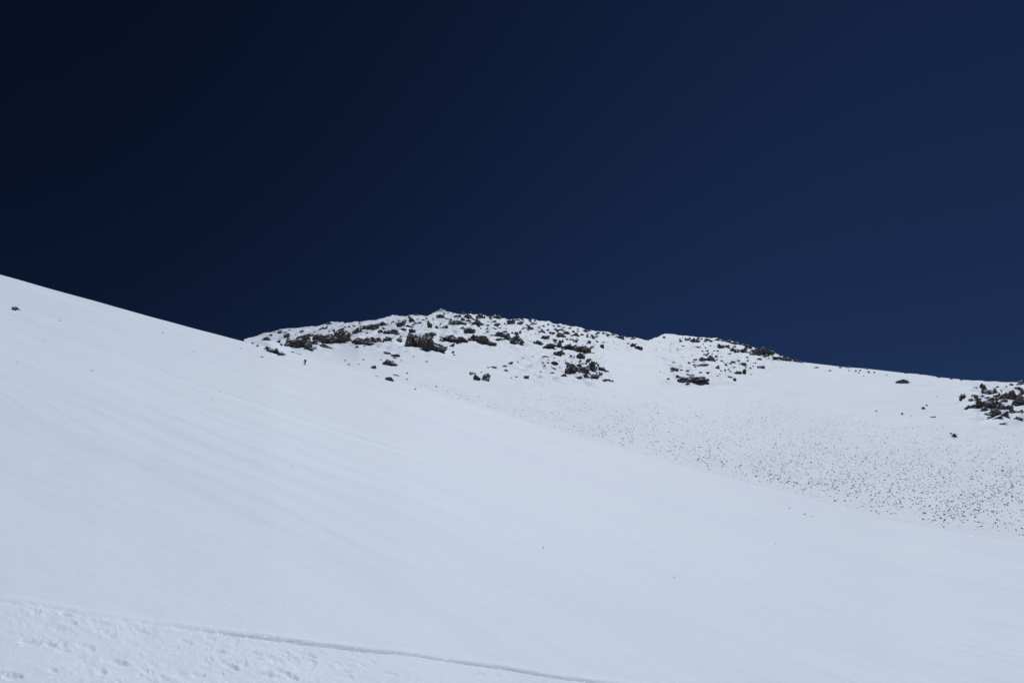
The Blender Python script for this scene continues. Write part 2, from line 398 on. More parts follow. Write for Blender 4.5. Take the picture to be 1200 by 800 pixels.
def hull_chunk(bm, center, sx, sy, sz, rz, tilt, seed, sub=2, rough=0.10):
    """angular block: convex hull of random points, subdivided and roughened, sunk a little into the slope"""
    rnd = random.Random(seed); b = bmesh.new()
    px_, py_ = rnd.uniform(-.45, .45), rnd.uniform(-.3, .3)
    for _ in range(12):
        v = Vector([rnd.gauss(0, 1) for _ in range(3)]).normalized()
        k = max(abs(v.x), abs(v.y), abs(v.z)); v = v.lerp(v / k, 0.6) * rnd.uniform(0.75, 1.08)
        if v.z > -0.2:
            q = 1 - (v.z + 0.2) * rnd.uniform(0.25, 0.62)
            v.x = v.x * q + px_ * (v.z + 0.2); v.y = v.y * q + py_ * (v.z + 0.2)
        b.verts.new(v)
    bmesh.ops.convex_hull(b, input=b.verts)
    for v in [v for v in b.verts if not v.link_faces]: b.verts.remove(v)
    if sub: bmesh.ops.subdivide_edges(b, edges=b.edges, cuts=sub, use_grid_fill=True)
    off = Vector((seed * 1.7 % 97, seed * 0.9 % 53, 0))
    Mx = Matrix.Translation(center) @ Matrix.Rotation(rz, 4, 'Z') @ Matrix.Rotation(tilt, 4, 'Y') @ Matrix.Diagonal((sx / 2, sy / 2, sz / 2, 1))
    for v in b.verts:
        if sub:
            n = v.co.normalized()
            cell = mnoise.cell(v.co * 2.6 + off) if sub > 2 else 0.5
            d = mnoise.noise(v.co * 2.2 + off) + 0.6 * mnoise.noise(v.co * 5.5 + off) + 1.1 * (cell - 0.5)
            v.co += n * d * rough
        v.co = Mx @ v.co
    vm = {v: bm.verts.new(v.co) for v in b.verts}
    for f in b.faces:
        try: bm.faces.new([vm[v] for v in f.verts])
        except ValueError: pass
    b.free()

def make_rock(name, px, py, wpx, hpx, tilt=0.0, seed=0, m=None, chunks=None):
    """a rock or outcrop rooted in the slope; wpx, hpx its size as seen in the photo"""
    rnd = random.Random(seed * 31 + 5)
    base, r = P(px, py + hpx * 0.42)
    s = math.hypot(r, base.z) / F
    big_ = wpx * hpx > 60
    W, H = wpx * s * (1.12 if big_ else 1.22), hpx * s * (0.97 if big_ else 1.08)
    yaw = -math.atan2(base.x, base.y)
    bm = bmesh.new()
    n = chunks if chunks else int(min(16, round(wpx * hpx / 22.0)))
    if n <= 2:
        hull_chunk(bm, Vector((0, 0, 0.30 * H)), W * 1.22, max(W * 0.8, H * 0.8), H * 1.6, yaw + rnd.uniform(-.35, .35), tilt, seed, 3, 0.16)
    else:
        # a core that roots the whole outcrop, carrying smaller blocks
        hull_chunk(bm, Vector((0, 0, 0.26 * H)), W * 1.16, W * 0.55 + H * 0.4, H * 1.42, yaw, tilt, seed, 6, 0.20)
        fw = Vector((-math.sin(yaw), math.cos(yaw), 0)); rt = Vector((math.cos(yaw), math.sin(yaw), 0))
        for k in range(n):
            u_ = rnd.uniform(-0.46, 0.46); v_ = rnd.uniform(-0.1, 0.62)
            v_ *= math.sqrt(max(0.15, 1 - (2 * u_) ** 2))
            c = rt * (u_ * W) + Vector((0, 0, v_ * H - math.sin(tilt) * u_ * W)) + fw * ((v_ - 0.3) * H * 0.9 - rnd.uniform(0, 0.12) * W)
            cw = W * rnd.uniform(0.22, 0.46); ch = H * rnd.uniform(0.4, 0.8)
            hull_chunk(bm, c, cw, max(cw, ch), ch, yaw + rnd.uniform(-.6, .6), tilt + rnd.uniform(-.35, .35), seed * 13 + k, 2, 0.14)
    me = bpy.data.meshes.new(name); bm.to_mesh(me); bm.free()
    me.materials.append(m or ROCK)
    o = bpy.data.objects.new(name, me); o.location = base; C.objects.link(o)
    return o

# crop windows of the photo in which the rocks were measured: origin and magnification
CR = {1: (270, 350, 5.714), 2: (430, 350, 5.714), 3: (590, 350, 5.714), 4: (750, 370, 5.714), 5: (990, 400, 5.714), 6: (0, 320, 5.0), 7: (800, 400, 6.0), 0: (0, 0, 1.0)}
# (crop, centre x, centre y, width, height, tilt, label, name, material)
BIG = [
 (1, 610, 262, 115, 48, -.35, 'thin dark slab leaning against the upper edge of the large tilted slab left of the summit', 'rock_slab', ROCK),
 (1, 710, 270, 180, 78, -.35, 'largest tilted brown rock slab on the left part of the summit band, its right end high', 'rock_slab', BROWN),
 (1, 645, 322, 75, 34, -.1, 'snow speckled rock lump at the lower left foot of the tilted brown slab', 'rock_outcrop', ROCK),
 (1, 440, 295, 155, 80, -.15, 'broad dark outcrop with snowy ledges left of the tilted slab', 'rock_outcrop', ROCK),
 (1, 280, 343, 115, 42, .15, 'low dark outcrop at the lower left foot of the rocky summit band', 'rock_outcrop', ROCK),
 (1, 222, 282, 75, 34, -.25, 'dark leaning rock nearest the left end of the summit band', 'rock', ROCK),
 (1, 540, 245, 76, 45, 0, 'squat dark rock just under the left shoulder of the ridge', 'rock', ROCK),
 (1, 375, 260, 42, 32, 0, 'small upright dark rock above the broad outcrop on the left', 'rock', ROCK),
 (1, 940, 190, 135, 45, -.1, 'long row of grey rocks just below the skyline left of the summit', 'rock_outcrop', ROCK),
 (1, 860, 220, 72, 42, 0, 'dark rock at the left end of the grey rock row below the skyline', 'rock', ROCK),
 (1, 1140, 175, 60, 42, 0, 'dark rock close under the skyline at the right end of the grey rock row', 'rock', ROCK),
 (1, 1080, 228, 95, 36, 0, 'low grey rock band left of the big cliff, in the middle row', 'rock_outcrop', ROCK),
 (1, 885, 290, 115, 48, 0, 'ragged dark outcrop right of the tilted brown slab', 'rock_outcrop', ROCK),
 (1, 970, 296, 52, 32, 0, 'snow dusted rock between the ragged outcrop and the flat rock left of the cliff', 'rock', ROCK),
 (1, 1060, 288, 84, 28, 0, 'flat grey rock left of the big cliff, in the lower row', 'rock', ROCK),
 (1, 545, 315, 58, 32, 0, 'dark rock between the broad left outcrop and the tilted slab', 'rock', ROCK),
 (1, 530, 350, 72, 20, -.05, 'low dark rock strip above the climber', 'rock', ROCK),
 (1, 1070, 430, 98, 34, 0, 'triangular dark boulder alone on the snow below the summit band', 'boulder', ROCK),
 (1, 1105, 383, 58, 15, 0, 'thin flat dark rock just above the triangular boulder', 'rock', ROCK),
 (1, 957, 458, 36, 18, 0, 'small dark boulder left of and below the triangular boulder', 'boulder', ROCK),
 (1, 1074, 538, 66, 28, -.15, 'brown wedge shaped boulder, lowest of the three below the big cliff on the left', 'boulder', BROWN),
 (2, 312, 275, 95, 125, 0, 'tall dark left face of the big cliff below the summit', 'rock_cliff', ROCK),
 (2, 380, 285, 90, 95, .3, 'brown middle slab of the big cliff below the summit', 'rock_cliff', BROWN),
 (2, 450, 318, 135, 80, .15, 'dark right buttress of the big cliff with a snowy ledge across it', 'rock_cliff', ROCK),
 (2, 425, 245, 80, 40, .1, 'dark upper rim of the big cliff below the summit', 'rock_cliff', ROCK),
 (2, 308, 215, 52, 36, 0, 'square dark rock sitting on top of the big cliff', 'rock', ROCK),
 (2, 225, 178, 62, 36, 0, 'dark rock left of the summit, second row below the skyline', 'rock', ROCK),
 (2, 300, 150, 42, 40, 0, 'upright grey rock just below the skyline left of the summit', 'rock', ROCK),
 (2, 418, 180, 42, 34, .2, 'pointed dark rock above the big cliff', 'rock', ROCK),
 (2, 520, 188, 58, 36, 0, 'dark rock right of the pointed rock, under the summit', 'rock', ROCK),
 (2, 490, 125, 66, 34, 0, 'dark rock right beneath the summit point', 'rock', ROCK),
 (2, 500, 78, 60, 26, 0, 'small rock tip forming the summit point', 'rock', ROCK),
 (2, 600, 165, 115, 36, .05, 'long dark rock band right below the summit', 'rock_outcrop', ROCK),
 (2, 605, 115, 44, 32, 0, 'grey rock on the skyline just right of the summit', 'rock', ROCK),
 (2, 680, 125, 66, 38, .2, 'sloping dark rock on the skyline between summit and second point', 'rock', ROCK),
 (2, 768, 116, 66, 44, 0, 'pointed rock on the skyline right of the summit', 'rock', ROCK),
 (2, 745, 170, 74, 38, 0, 'dark rock below the pointed skyline rock', 'rock', ROCK),
 (2, 870, 125, 56, 30, 0, 'rounded rock on the skyline right of the pointed rock', 'rock', ROCK),
 (2, 695, 216, 82, 48, 0, 'brown rock block between the two rock bands below the summit', 'rock', BROWN),
 (2, 590, 272, 170, 55, .0, 'wide dark outcrop with snow below it, right of the big cliff', 'rock_outcrop', ROCK),
 (2, 722, 262, 115, 52, -.1, 'dark outcrop in the middle of the lower rock band below the summit', 'rock_outcrop', ROCK),
 (2, 795, 282, 95, 58, -.25, 'ribbed outcrop in the lower rock band, leaning up to the right', 'rock_outcrop', ROCK),
 (2, 880, 245, 130, 42, -.15, 'long snow covered rock rib above the lower band\'s right end', 'rock_outcrop', ROCK),
 (2, 930, 272, 150, 26, 0, 'thin dark ledge joining the right end of the lower rock band', 'rock_outcrop', ROCK),
 (2, 1000, 282, 80, 50, .2, 'blocky dark rock ending the lower rock band on the right', 'rock', ROCK),
 (2, 790, 523, 78, 50, 0, 'dark right half of the split boulder standing alone below the summit band', 'boulder', ROCK),
 (2, 738, 525, 48, 46, 0, 'snow patched left half of the split boulder below the summit band', 'boulder', ROCK),
 (2, 1068, 530, 36, 18, 0, 'small triangular stone right of the split boulder', 'boulder', ROCK),
 (3, 325, 325, 98, 36, -.05, 'dark low rock left of the brown block on the right part of the summit band', 'rock_outcrop', ROCK),
 (3, 438, 322, 100, 46, .25, 'dark rock leaning against the left side of the big brown block', 'rock', ROCK),
 (3, 528, 336, 88, 62, 0, 'big brown square block at the lower right end of the summit band', 'rock', BROWN),
 (3, 380, 245, 64, 30, .1, 'dark rock in the group above the brown block, left one', 'rock', ROCK),
 (3, 475, 245, 50, 24, .15, 'dark rock in the group above the brown block, right one', 'rock', ROCK),
 (3, 370, 385, 78, 34, -.1, 'dark rock group at the upper left of the snowy outcrop below the brown block', 'rock_outcrop', ROCK),
 (3, 345, 430, 40, 34, 0, 'dark rock under the upper left group of the snowy outcrop', 'rock', ROCK),
 (3, 460, 478, 98, 60, -.1, 'rounded dark face on the left of the snowy outcrop in the slope\'s middle', 'rock_outcrop', ROCK),
 (3, 540, 475, 74, 58, 0, 'snow streaked rock in the centre of the snowy outcrop', 'rock_outcrop', ROCK),
 (3, 590, 450, 62, 76, .35, 'tall dark slab on the right of the snowy outcrop in the slope\'s middle', 'rock_outcrop', ROCK),
 (3, 610, 530, 60, 42, 0, 'dark rock at the foot of the snowy outcrop', 'rock', ROCK),
 (3, 560, 525, 70, 30, 0, 'grey rock with snow at the lower edge of the snowy outcrop', 'rock', ROCK),
 (3, 665, 475, 60, 18, .5, 'narrow rock rib trailing down the right side of the snowy outcrop', 'rock', ROCK),
 (3, 512, 395, 56, 28, 0, 'dark rock capping the top of the snowy outcrop', 'rock', ROCK),
 (3, 155, 530, 32, 18, 0, 'small pointed stone alone left of the snowy outcrop', 'boulder', ROCK),
 (4, 482, 300, 52, 42, .1, 'largest dark rock in the scattered group below the right peak', 'rock', ROCK),
 (4, 420, 292, 60, 30, 0, 'broken dark rock left of the largest one below the right peak', 'rock', ROCK),
 (4, 440, 332, 54, 22, 0, 'row of small dark stones under the broken rock below the right peak', 'rock', ROCK),
 (4, 350, 432, 175, 52, .02, 'long dark outcrop with reddish base below the right peak', 'rock_outcrop', ROCK),
 (4, 335, 396, 64, 28, 0, 'small dark crest on top of the long outcrop below the right peak', 'rock', ROCK),
 (4, 515, 348, 34, 20, 0, 'pale tan boulder among the dark rocks below the right peak', 'boulder', TAN),
 (4, 700, 325, 30, 30, 0, 'upright dark boulder right of the pale tan boulder', 'boulder', ROCK),
 (4, 655, 380, 42, 22, 0, 'low dark boulder left of its rounder neighbour below the right ridge', 'boulder', ROCK),
 (4, 698, 376, 27, 27, 0, 'round dark boulder right of the low one below the right ridge', 'boulder', ROCK),
 (4, 355, 170, 34, 23, 0, 'dark rock high on the snow of the right peak', 'rock', ROCK),
 (4, 230, 365, 54, 19, 0, 'dark low rock left above the long outcrop below the right peak', 'rock', ROCK),
 (4, 765, 238, 80, 38, .25, 'dark rocks at the upper end of the black skyline band right of the right peak', 'rock_outcrop', ROCK),
 (4, 830, 248, 110, 44, .3, 'black jagged rock mass on the skyline of the right ridge', 'rock_outcrop', ROCK),
 (4, 790, 270, 84, 22, .15, 'low dark ledge under the black skyline rocks', 'rock', ROCK),
 (4, 945, 288, 66, 24, .35, 'last dark rocks of the black skyline band before the bare ridge', 'rock_outcrop', ROCK),
 (4, 890, 292, 80, 11, .05, 'thin dark stripe of rock beneath the black skyline band', 'rock', ROCK),
 (5, 385, 268, 80, 26, .1, 'lone dark boulder with a snowy front near the bare right ridge', 'boulder', ROCK),
 (5, 800, 373, 52, 27, 0, 'dark boulder furthest left of the outcrop at the right edge', 'boulder', ROCK),
 (5, 925, 320, 36, 38, 0, 'left of two dark knobs topping the outcrop at the right edge', 'rock', ROCK),
 (5, 970, 328, 68, 48, 0, 'right and larger of two dark knobs topping the outcrop at the right edge', 'rock', ROCK),
 (5, 1085, 374, 130, 38, .02, 'wide dark rock shelf in the outcrop at the right edge', 'rock_outcrop', ROCK),
 (5, 1132, 368, 48, 52, 0, 'upright dark rock on the shelf of the right edge outcrop', 'rock', ROCK),
 (5, 905, 430, 120, 40, -.1, 'leftmost long dark rock of the outcrop at the right edge', 'rock_outcrop', ROCK),
 (5, 1020, 425, 72, 50, 0, 'blocky dark rock in the middle of the right edge outcrop', 'rock', ROCK),
 (5, 1090, 445, 56, 34, 0, 'rounded dark rock right of the middle block in the right edge outcrop', 'rock', ROCK),
 (5, 1178, 412, 80, 56, 0, 'brownish dark rock cut by the right edge of the picture', 'rock_outcrop', ROCK),
 (5, 1025, 495, 108, 38, 0, 'broad dark rock lowest but one in the right edge outcrop', 'rock_outcrop', ROCK),
 (5, 1180, 472, 62, 34, 0, 'dark rock beside the right picture edge in the lower half of the outcrop', 'rock', ROCK),
 (5, 935, 466, 42, 36, 0, 'dark rock below the leftmost long rock of the right edge outcrop', 'rock', ROCK),
 (5, 1040, 528, 58, 16, 0, 'small low rock under the broad dark rock of the right edge outcrop', 'rock', ROCK),
 (5, 1170, 282, 62, 22, 0, 'dark rock on the skyline at the right edge', 'rock', ROCK),
 (5, 732, 630, 25, 21, .2, 'single black boulder on the stone strewn snow at right', 'boulder', ROCK),
 (6, 95, 210, 32, 15, .1, 'small brown stone alone high on the smooth left slope near the picture edge', 'boulder', BROWN),
]
BIGOBJ = []
for k, (c, x, y, ww, hh, tl, lab, nm, m) in enumerate(BIG):
    ox, oy, sc = CR[c]
    o = make_rock(nm, ox + x / sc, oy + y / sc, ww / sc, hh / sc, tl, 100 + k, m, 1 if nm == 'boulder' else None)
    BIGOBJ.append((ox + x / sc, oy + y / sc, o))
    o['label'] = lab; o['category'] = 'boulder' if nm == 'boulder' else 'rock'

# smaller rocks, in zones within which nothing tells them apart
Z = {
 'left': ('small dark rock poking through the snow at the left end of the summit band', 'small rocks at the left end of the summit band'),
 'mid': ('small dark rock in the snow of the main summit band', 'small rocks in the main summit band'),
 'right': ('small dark rock on the snowy ridge right of the main summit', 'small rocks right of the main summit'),
 'open': ('tiny stone alone on the open snow between the outcrops', 'tiny stones on the open upper snow'),
 'knob': ('small dark rock around the snowy outcrop in the middle of the slope', 'small rocks round the middle outcrop'),
 'peak': ('small dark rock on the snow of the right hand peak', 'small rocks of the right hand peak'),
 'edge': ('small dark rock of the outcrop at the right edge', 'small rocks of the right edge outcrop'),
 'bare': ('small stone lying by the skyline of the bare right ridge', 'small stones of the bare right ridge'),
 'slope': ('tiny dark pebble on the smooth foreground slope', 'tiny pebbles on the smooth slope'),
}
SM = {
 'left': (1, [(325,235,36,20),(475,225,26,20),(690,220,27,20),(745,210,46,18),(320,293,26,18),(455,366,40,11),(415,360,20,9),(182,315,20,12),(800,230,36,24),(830,188,26,15),
   (300,235,16,12),(430,240,22,12),(150,298,14,10),(340,330,20,14),(360,320,24,14),(395,215,14,8),(270,262,20,10),(240,335,30,16),(640,200,40,8),(845,322,22,14),(660,228,16,10),(320,377,14,8),(500,262,14,8),(415,330,18,12),(560,225,14,9)]),
 'mid': (2, [(20,195,60,26),(60,180,50,24),(120,182,60,18),(95,220,40,24),(140,228,60,30),(185,230,40,24),(240,218,42,16),(225,255,30,14),(60,292,44,28),(145,287,80,26),(212,288,34,26),(20,298,30,14),
   (330,168,30,14),(350,165,30,12),(172,160,24,14),(258,150,18,12),(378,152,30,8),(470,195,26,20),(490,172,20,14),(560,150,40,16),(635,140,32,20),(330,112,24,14),(385,115,18,10),(650,105,26,14),
   (830,130,26,14),(810,178,24,14),(840,165,26,12),(870,185,64,18),(640,200,40,16),(655,215,26,20),(570,315,36,18),(835,306,52,22),(575,360,18,14),(585,374,14,10),(905,236,50,14),(805,208,20,10),(850,212,40,8),
   (965,166,46,28),(1020,168,50,14),(1005,150,24,14),(1045,142,24,14),(1090,150,20,10),(1100,203,42,18),(1060,195,20,8),(1170,228,40,22),(1180,265,46,14),(1145,298,46,26),(1190,326,24,16),(1005,245,28,20),(945,150,18,10),(1047,212,14,10),
   (290,190,50,14),(445,140,14,14),(720,145,24,12),(700,90,10,8),(655,160,14,8),(760,205,14,8),(525,155,14,9)]),
 'right': (3, [(50,166,36,25),(110,171,36,12),(185,204,46,18),(235,195,22,12),(255,228,40,25),(295,222,20,10),(275,265,62,14),(235,300,50,22),(325,228,42,20),(420,230,42,22),(390,210,42,15),(525,242,26,14),(555,226,46,16),
   (605,255,36,25),(630,230,28,12),(490,293,56,18),(445,275,18,15),(375,310,26,38),(270,327,20,12),(600,325,42,11),(650,322,38,18),(660,300,26,12),(628,303,18,14),(370,188,26,10),(440,185,34,12),(730,240,36,12),
   (775,262,52,15),(800,268,26,15),(865,270,42,13),(870,320,42,18),(905,336,50,22),(835,310,24,10),(405,250,26,26),(350,215,30,14),(425,275,14,12),(340,288,30,12),(330,245,20,12),(500,222,16,10),(205,295,16,14),(265,190,20,8),
   (300,180,16,8),(340,186,14,8),(690,235,14,8),(712,248,18,8),(760,250,14,8),(830,262,16,9),(610,270,14,8),(130,212,14,10),(640,236,12,8),(595,368,30,6),(560,240,18,10),(120,140,20,10),(180,142,22,10),(210,150,14,9)]),
 'open': (2, [(700,492,30,18),(725,498,20,12),(765,490,12,10),(830,455,62,8),(808,459,20,7),(920,450,30,11),(960,433,32,12),(935,478,26,11),(1003,527,16,8),(965,530,8,8),(1165,493,12,9),(1185,405,26,12),(268,498,14,8),(273,540,16,6),(467,588,12,7),(323,605,10,8),
   (140,368,44,12),(185,396,22,10),(95,408,14,7),(228,412,9,6),(190,510,44,4),(68,517,18,6),(-20,408,14,6),(-50,438,12,5),(-120,440,22,6),(-150,412,14,6),(1012,425,10,8),(400,420,22,5),(313,387,12,6),(1110,400,22,4),(1048,403,14,5)]),
 'knob': (3, [(275,405,36,10),(400,512,36,20),(645,510,32,20),(670,543,62,12),(715,555,22,12),(732,557,12,12),(340,478,26,12),(490,527,62,9),(250,493,12,8),(325,505,26,10),(88,527,14,8),(45,433,32,10),(20,480,26,10),(565,410,32,20),(445,440,26,15),
   (350,372,26,18),(398,380,22,16),(455,393,20,10),(515,425,14,10),(510,435,14,12),(530,440,16,10),(620,440,20,14),(635,450,18,16),(650,465,20,12),(625,500,20,18),(430,460,20,24),(380,460,14,8),(300,425,14,8),(265,442,14,7),(690,492,24,8),(655,505,14,10),(580,415,14,16),(475,402,12,8),(555,440,16,12),(12,230,26,18)]),
 'peak': (4, [(10,227,24,18),(165,143,20,14),(330,155,16,12),(378,220,42,11),(475,186,18,12),(450,165,36,12),(515,160,32,14),(450,236,20,12),(425,240,18,9),(545,212,42,22),(580,215,26,18),(625,233,36,28),(640,245,16,14),(700,242,52,16),(440,270,26,12),(470,272,14,8),
   (405,340,26,12),(365,338,16,10),(385,340,12,10),(605,412,26,13),(635,428,22,17),(710,353,20,10),(815,345,34,18),(793,345,14,14),(252,382,14,10),(318,370,22,12),(255,412,36,17),(320,457,22,16),(437,434,26,25),(600,268,20,7),(605,325,22,10),(580,345,18,12),(578,323,18,9),(630,350,18,8),(545,375,20,10),(570,370,14,10),(595,366,14,10),
   (545,305,18,8),(515,303,14,9),(545,288,14,7),(625,308,14,6),(655,310,20,8),(690,322,16,8),(740,350,20,8),(765,318,20,6),(740,392,14,5),(668,322,12,8),(540,402,12,4),(550,420,14,5),(280,365,20,6),(135,377,8,6),(213,372,16,8),(345,268,12,8),
   (268,162,12,8),(205,187,14,8),(130,182,10,6),(290,205,14,8),(410,160,18,9),(435,178,14,9),(395,170,12,9),(420,190,10,8),(470,165,20,10),(495,168,14,9),(540,165,20,10),(560,172,20,10),(590,186,40,12),(640,192,40,16),(700,200,40,18),(715,214,24,18),(735,215,40,20),(675,200,22,12),(600,205,20,10),(640,215,16,8),(470,200,12,8),(440,225,12,7),(520,245,16,8),(495,240,12,7),
   (650,240,24,12),(670,235,18,12),(690,232,14,12),(720,278,20,10),(800,292,30,9),(745,260,30,10),(1000,296,50,18),(1040,303,50,12),(1070,310,30,7),(980,300,20,14),(330,215,20,6),(250,240,14,5),(108,236,8,5),(325,372,10,8),(370,345,10,8)]),
 'edge': (5, [(780,393,16,13),(920,366,27,12),(885,382,36,18),(905,392,16,14),(985,385,52,22),(1000,466,84,12),(1125,470,30,36),(1165,523,52,17),(1065,560,36,8),(1120,292,18,10),(1085,313,14,10),(1175,330,40,18),(1190,348,30,34),(1030,330,14,10),(1010,535,16,8),(1050,345,12,14),
   (1005,335,20,10),(1035,355,14,16),(960,385,20,10),(940,412,20,12),(965,415,22,16),(985,410,20,16),(1010,395,20,12),(1130,490,20,10),(840,440,26,16),(950,440,30,12),(1070,375,30,18),(870,395,14,10),(1195,500,14,10),(935,345,16,10),(1080,515,16,8)]),
 'bare': (5, [(528,447,22,12),(547,427,12,7),(590,505,26,5),(382,484,12,10),(712,615,14,9),(155,203,12,9),(198,208,12,7),(510,216,18,11),(145,182,20,8),(20,172,22,8),(30,195,14,6),(98,195,14,6),(280,225,10,9),(95,210,10,6),(165,210,10,5),(125,232,8,5),
   (410,211,16,6),(640,238,30,6),(715,250,20,6),(780,259,16,5),(210,465,12,6),(618,368,6,5),(450,500,12,5),(72,198,14,9),(-29,173,20,9),(-100,196,20,6),(-190,174,24,8)]),
 'slope': (0, [(70,375.4,2.6,1.1),(108.4,434,2.4,1.3),(258,459,2.2,1.2),(248.5,469,2.6,1.0),(341.5,546,1.8,1.3),(307,418,6,1.2),(282,408,4,1.6),(636.7,641,2.4,2.0),(790,676,3,1.6),(943,602,6,1.2),(951,604.6,3,1.0),(925,595,4.6,1.1),(983,637,3.6,1.4),(667,685,1.6,1.2),(20,424,1.6,1),(51,400,1.6,.8),(190,389.5,5,.9),(227,412,5,.9),(909,637.5,3.4,1),(88,359,2,0.6),(1088,660,2.4,1.0)]),
}
SHORT = [('thin dark slab leaning', 'thin leaning slab'), ('largest tilted brown', 'large tilted brown slab'), ('broad dark outcrop', 'broad left outcrop'),
 ('low dark outcrop at the lower left', 'low outcrop at the band\'s left foot'), ('dark leaning rock nearest', 'leaning rock at the far left'), ('squat dark rock', 'squat rock under the left shoulder'),
 ('long row of grey', 'long row of grey rocks'), ('dark rock close under the skyline', 'rock ending the grey row'), ('low grey rock band', 'low grey band left of the cliff'),
 ('ragged dark outcrop', 'ragged outcrop'), ('flat grey rock left', 'flat grey rock left of the cliff'), ('low dark rock strip', 'rock strip above the climber'),
 ('triangular dark boulder', 'triangular boulder'), ('brown wedge', 'brown wedge boulder'), ('small dark boulder left of and below', 'boulder beside the triangular boulder'), ('tall dark left face', 'tall left cliff face'), ('dark right buttress', 'right cliff buttress'),
 ('square dark rock sitting', 'square rock on top of the cliff'), ('pointed dark rock above', 'pointed rock above the cliff'), ('dark rock right beneath', 'rock beneath the summit point'), ('upright grey rock just', 'upright rock left of the summit'),
 ('small rock tip', 'summit tip'), ('long dark rock band right', 'long band right below the summit'), ('pointed rock on the skyline', 'pointed skyline rock'), ('dark rock below the pointed skyline', 'rock below the pointed skyline rock'), ('rounded rock on the skyline', 'rounded skyline rock'),
 ('brown rock block between', 'brown block below the summit'), ('wide dark outcrop with snow', 'wide outcrop right of the cliff'), ('ribbed outcrop', 'ribbed outcrop'), ('long snow covered rock rib', 'long snowy rib'), ('blocky dark rock ending', 'blocky end of the lower band'),
 ('dark right half', 'split boulder'), ('small triangular stone right', 'stone right of the split boulder'), ('dark low rock left of the brown', 'low rock beside the brown block'), ('big brown square', 'big brown square block'),
 ('dark rock in the group above the brown block, left', 'left rock above the brown block'), ('dark rock in the group above the brown block, right', 'right rock above the brown block'),
 ('dark rock group at the upper left', 'rocks atop the middle outcrop'), ('rounded dark face', 'rounded face of the middle outcrop'), ('tall dark slab on the right', 'tall slab of the middle outcrop'), ('dark rock at the foot', 'foot of the snowy middle outcrop'), ('narrow rock rib', 'narrow rib of the middle outcrop'), ('dark rock capping', 'cap of the snowy middle outcrop'), ('small pointed stone alone', 'lone pointed stone'),
 ('largest dark rock in the scattered', 'largest rock below the right peak'), ('row of small dark stones', 'stone row below the right peak'), ('long dark outcrop with reddish', 'long reddish based outcrop'), ('pale tan', 'pale tan boulder'), ('upright dark boulder', 'upright boulder by the pale one'), ('low dark boulder left', 'low boulder below the right ridge'), ('dark rock high on', 'high rock on the right peak'), ('dark low rock left above', 'low rock above the reddish outcrop'),
 ('dark rocks at the upper end', 'upper end of the black skyline band'), ('black jagged', 'black jagged skyline mass'), ('low dark ledge', 'ledge under the black skyline'), ('last dark rocks', 'lower end of the black skyline band'),
 ('lone dark boulder', 'lone boulder on the bare ridge'), ('dark boulder furthest', 'boulder left of the right edge outcrop'), ('right and larger', 'larger of the two knobs at right'), ('wide dark rock shelf', 'wide rock shelf at right'), ('leftmost long', 'leftmost long rock at right'), ('blocky dark rock in the middle', 'blocky rock in the right edge outcrop'), ('broad dark rock lowest', 'broad lowest rock at right'), ('dark rock on the skyline at the right', 'skyline rock at the right edge'), ('brownish dark rock cut', 'brownish rock at the right edge'), ('single black', 'single black boulder'), ('small brown stone alone', 'brown stone on the left slope')]
LM = []
for bx, by, bo in BIGOBJ:
    for key, sh in SHORT:
        if bo['label'].startswith(key): LM.append((bx, by, sh))
allsm = []
for z, (c, items) in SM.items():
    ox, oy, sc = CR[c]
    for (x, y, ww, hh) in items:
        X_, Y_ = ox + x / sc, oy + y / sc
        if X_ < 1199: allsm.append((ww * hh / sc / sc, z, X_, Y_, ww / sc, hh / sc))
allsm.sort(key=lambda q: -q[0] if q[1] != 'slope' else -99)
rocks_left = 296 - len(BIG)
used = set(); frag = []
for k, (area, z, X_, Y_, wpx, hpx) in enumerate(allsm):
    pebble = z == 'slope'; g = 0.5 if pebble else 1.05
    o = make_rock('pebble' if pebble else 'rock', X_, Y_, wpx * g, hpx * g, random.uniform(-.25, .25), 900 + k, GREY if pebble else (ROCK if random.random() < .85 else BROWN), 1 if wpx * hpx < 60 else None)
    if not pebble:
        if rocks_left <= 0: frag.append(o); continue
        rocks_left -= 1
    near = sorted(LM, key=lambda q: math.hypot((q[0] - X_), (q[1] - Y_) * 1.2))
    lab = None
    size_w = 'tiny' if area < 4 else ('small' if area < 16 else 'mid sized')
    shape_w = 'flat' if wpx > 2.4 * hpx else ('upright' if hpx > 1.05 * wpx else ('low' if wpx > 1.7 * hpx else 'blocky'))
    for (lx, ly, sh) in near[:4]:
        d = math.hypot(X_ - lx, Y_ - ly)
        how = 'just' if d < 9 else ('some way' if d < 22 else 'far')
        a = math.degrees(math.atan2(-(Y_ - ly), X_ - lx)) % 360
        dr = ['right of', 'upper right of', 'above', 'upper left of', 'left of', 'lower left of', 'below', 'lower right of'][int((a + 22.5) // 45) % 8]
        t_ = f"{size_w} {shape_w} {'pebble' if pebble else 'rock'} {how} {dr} {'the ' if len(sh.split()) < 9 else ''}{sh}"
        if len(t_.split()) > 16: t_ = t_.replace('some way ', '').replace(' the ', ' ')
        if t_ not in used and len(t_.split()) <= 16: lab = t_; break
    used.add(lab or t_)
    o['label'] = lab or t_; o['category'] = 'pebble' if pebble else 'rock'; o['group'] = Z[z][1]
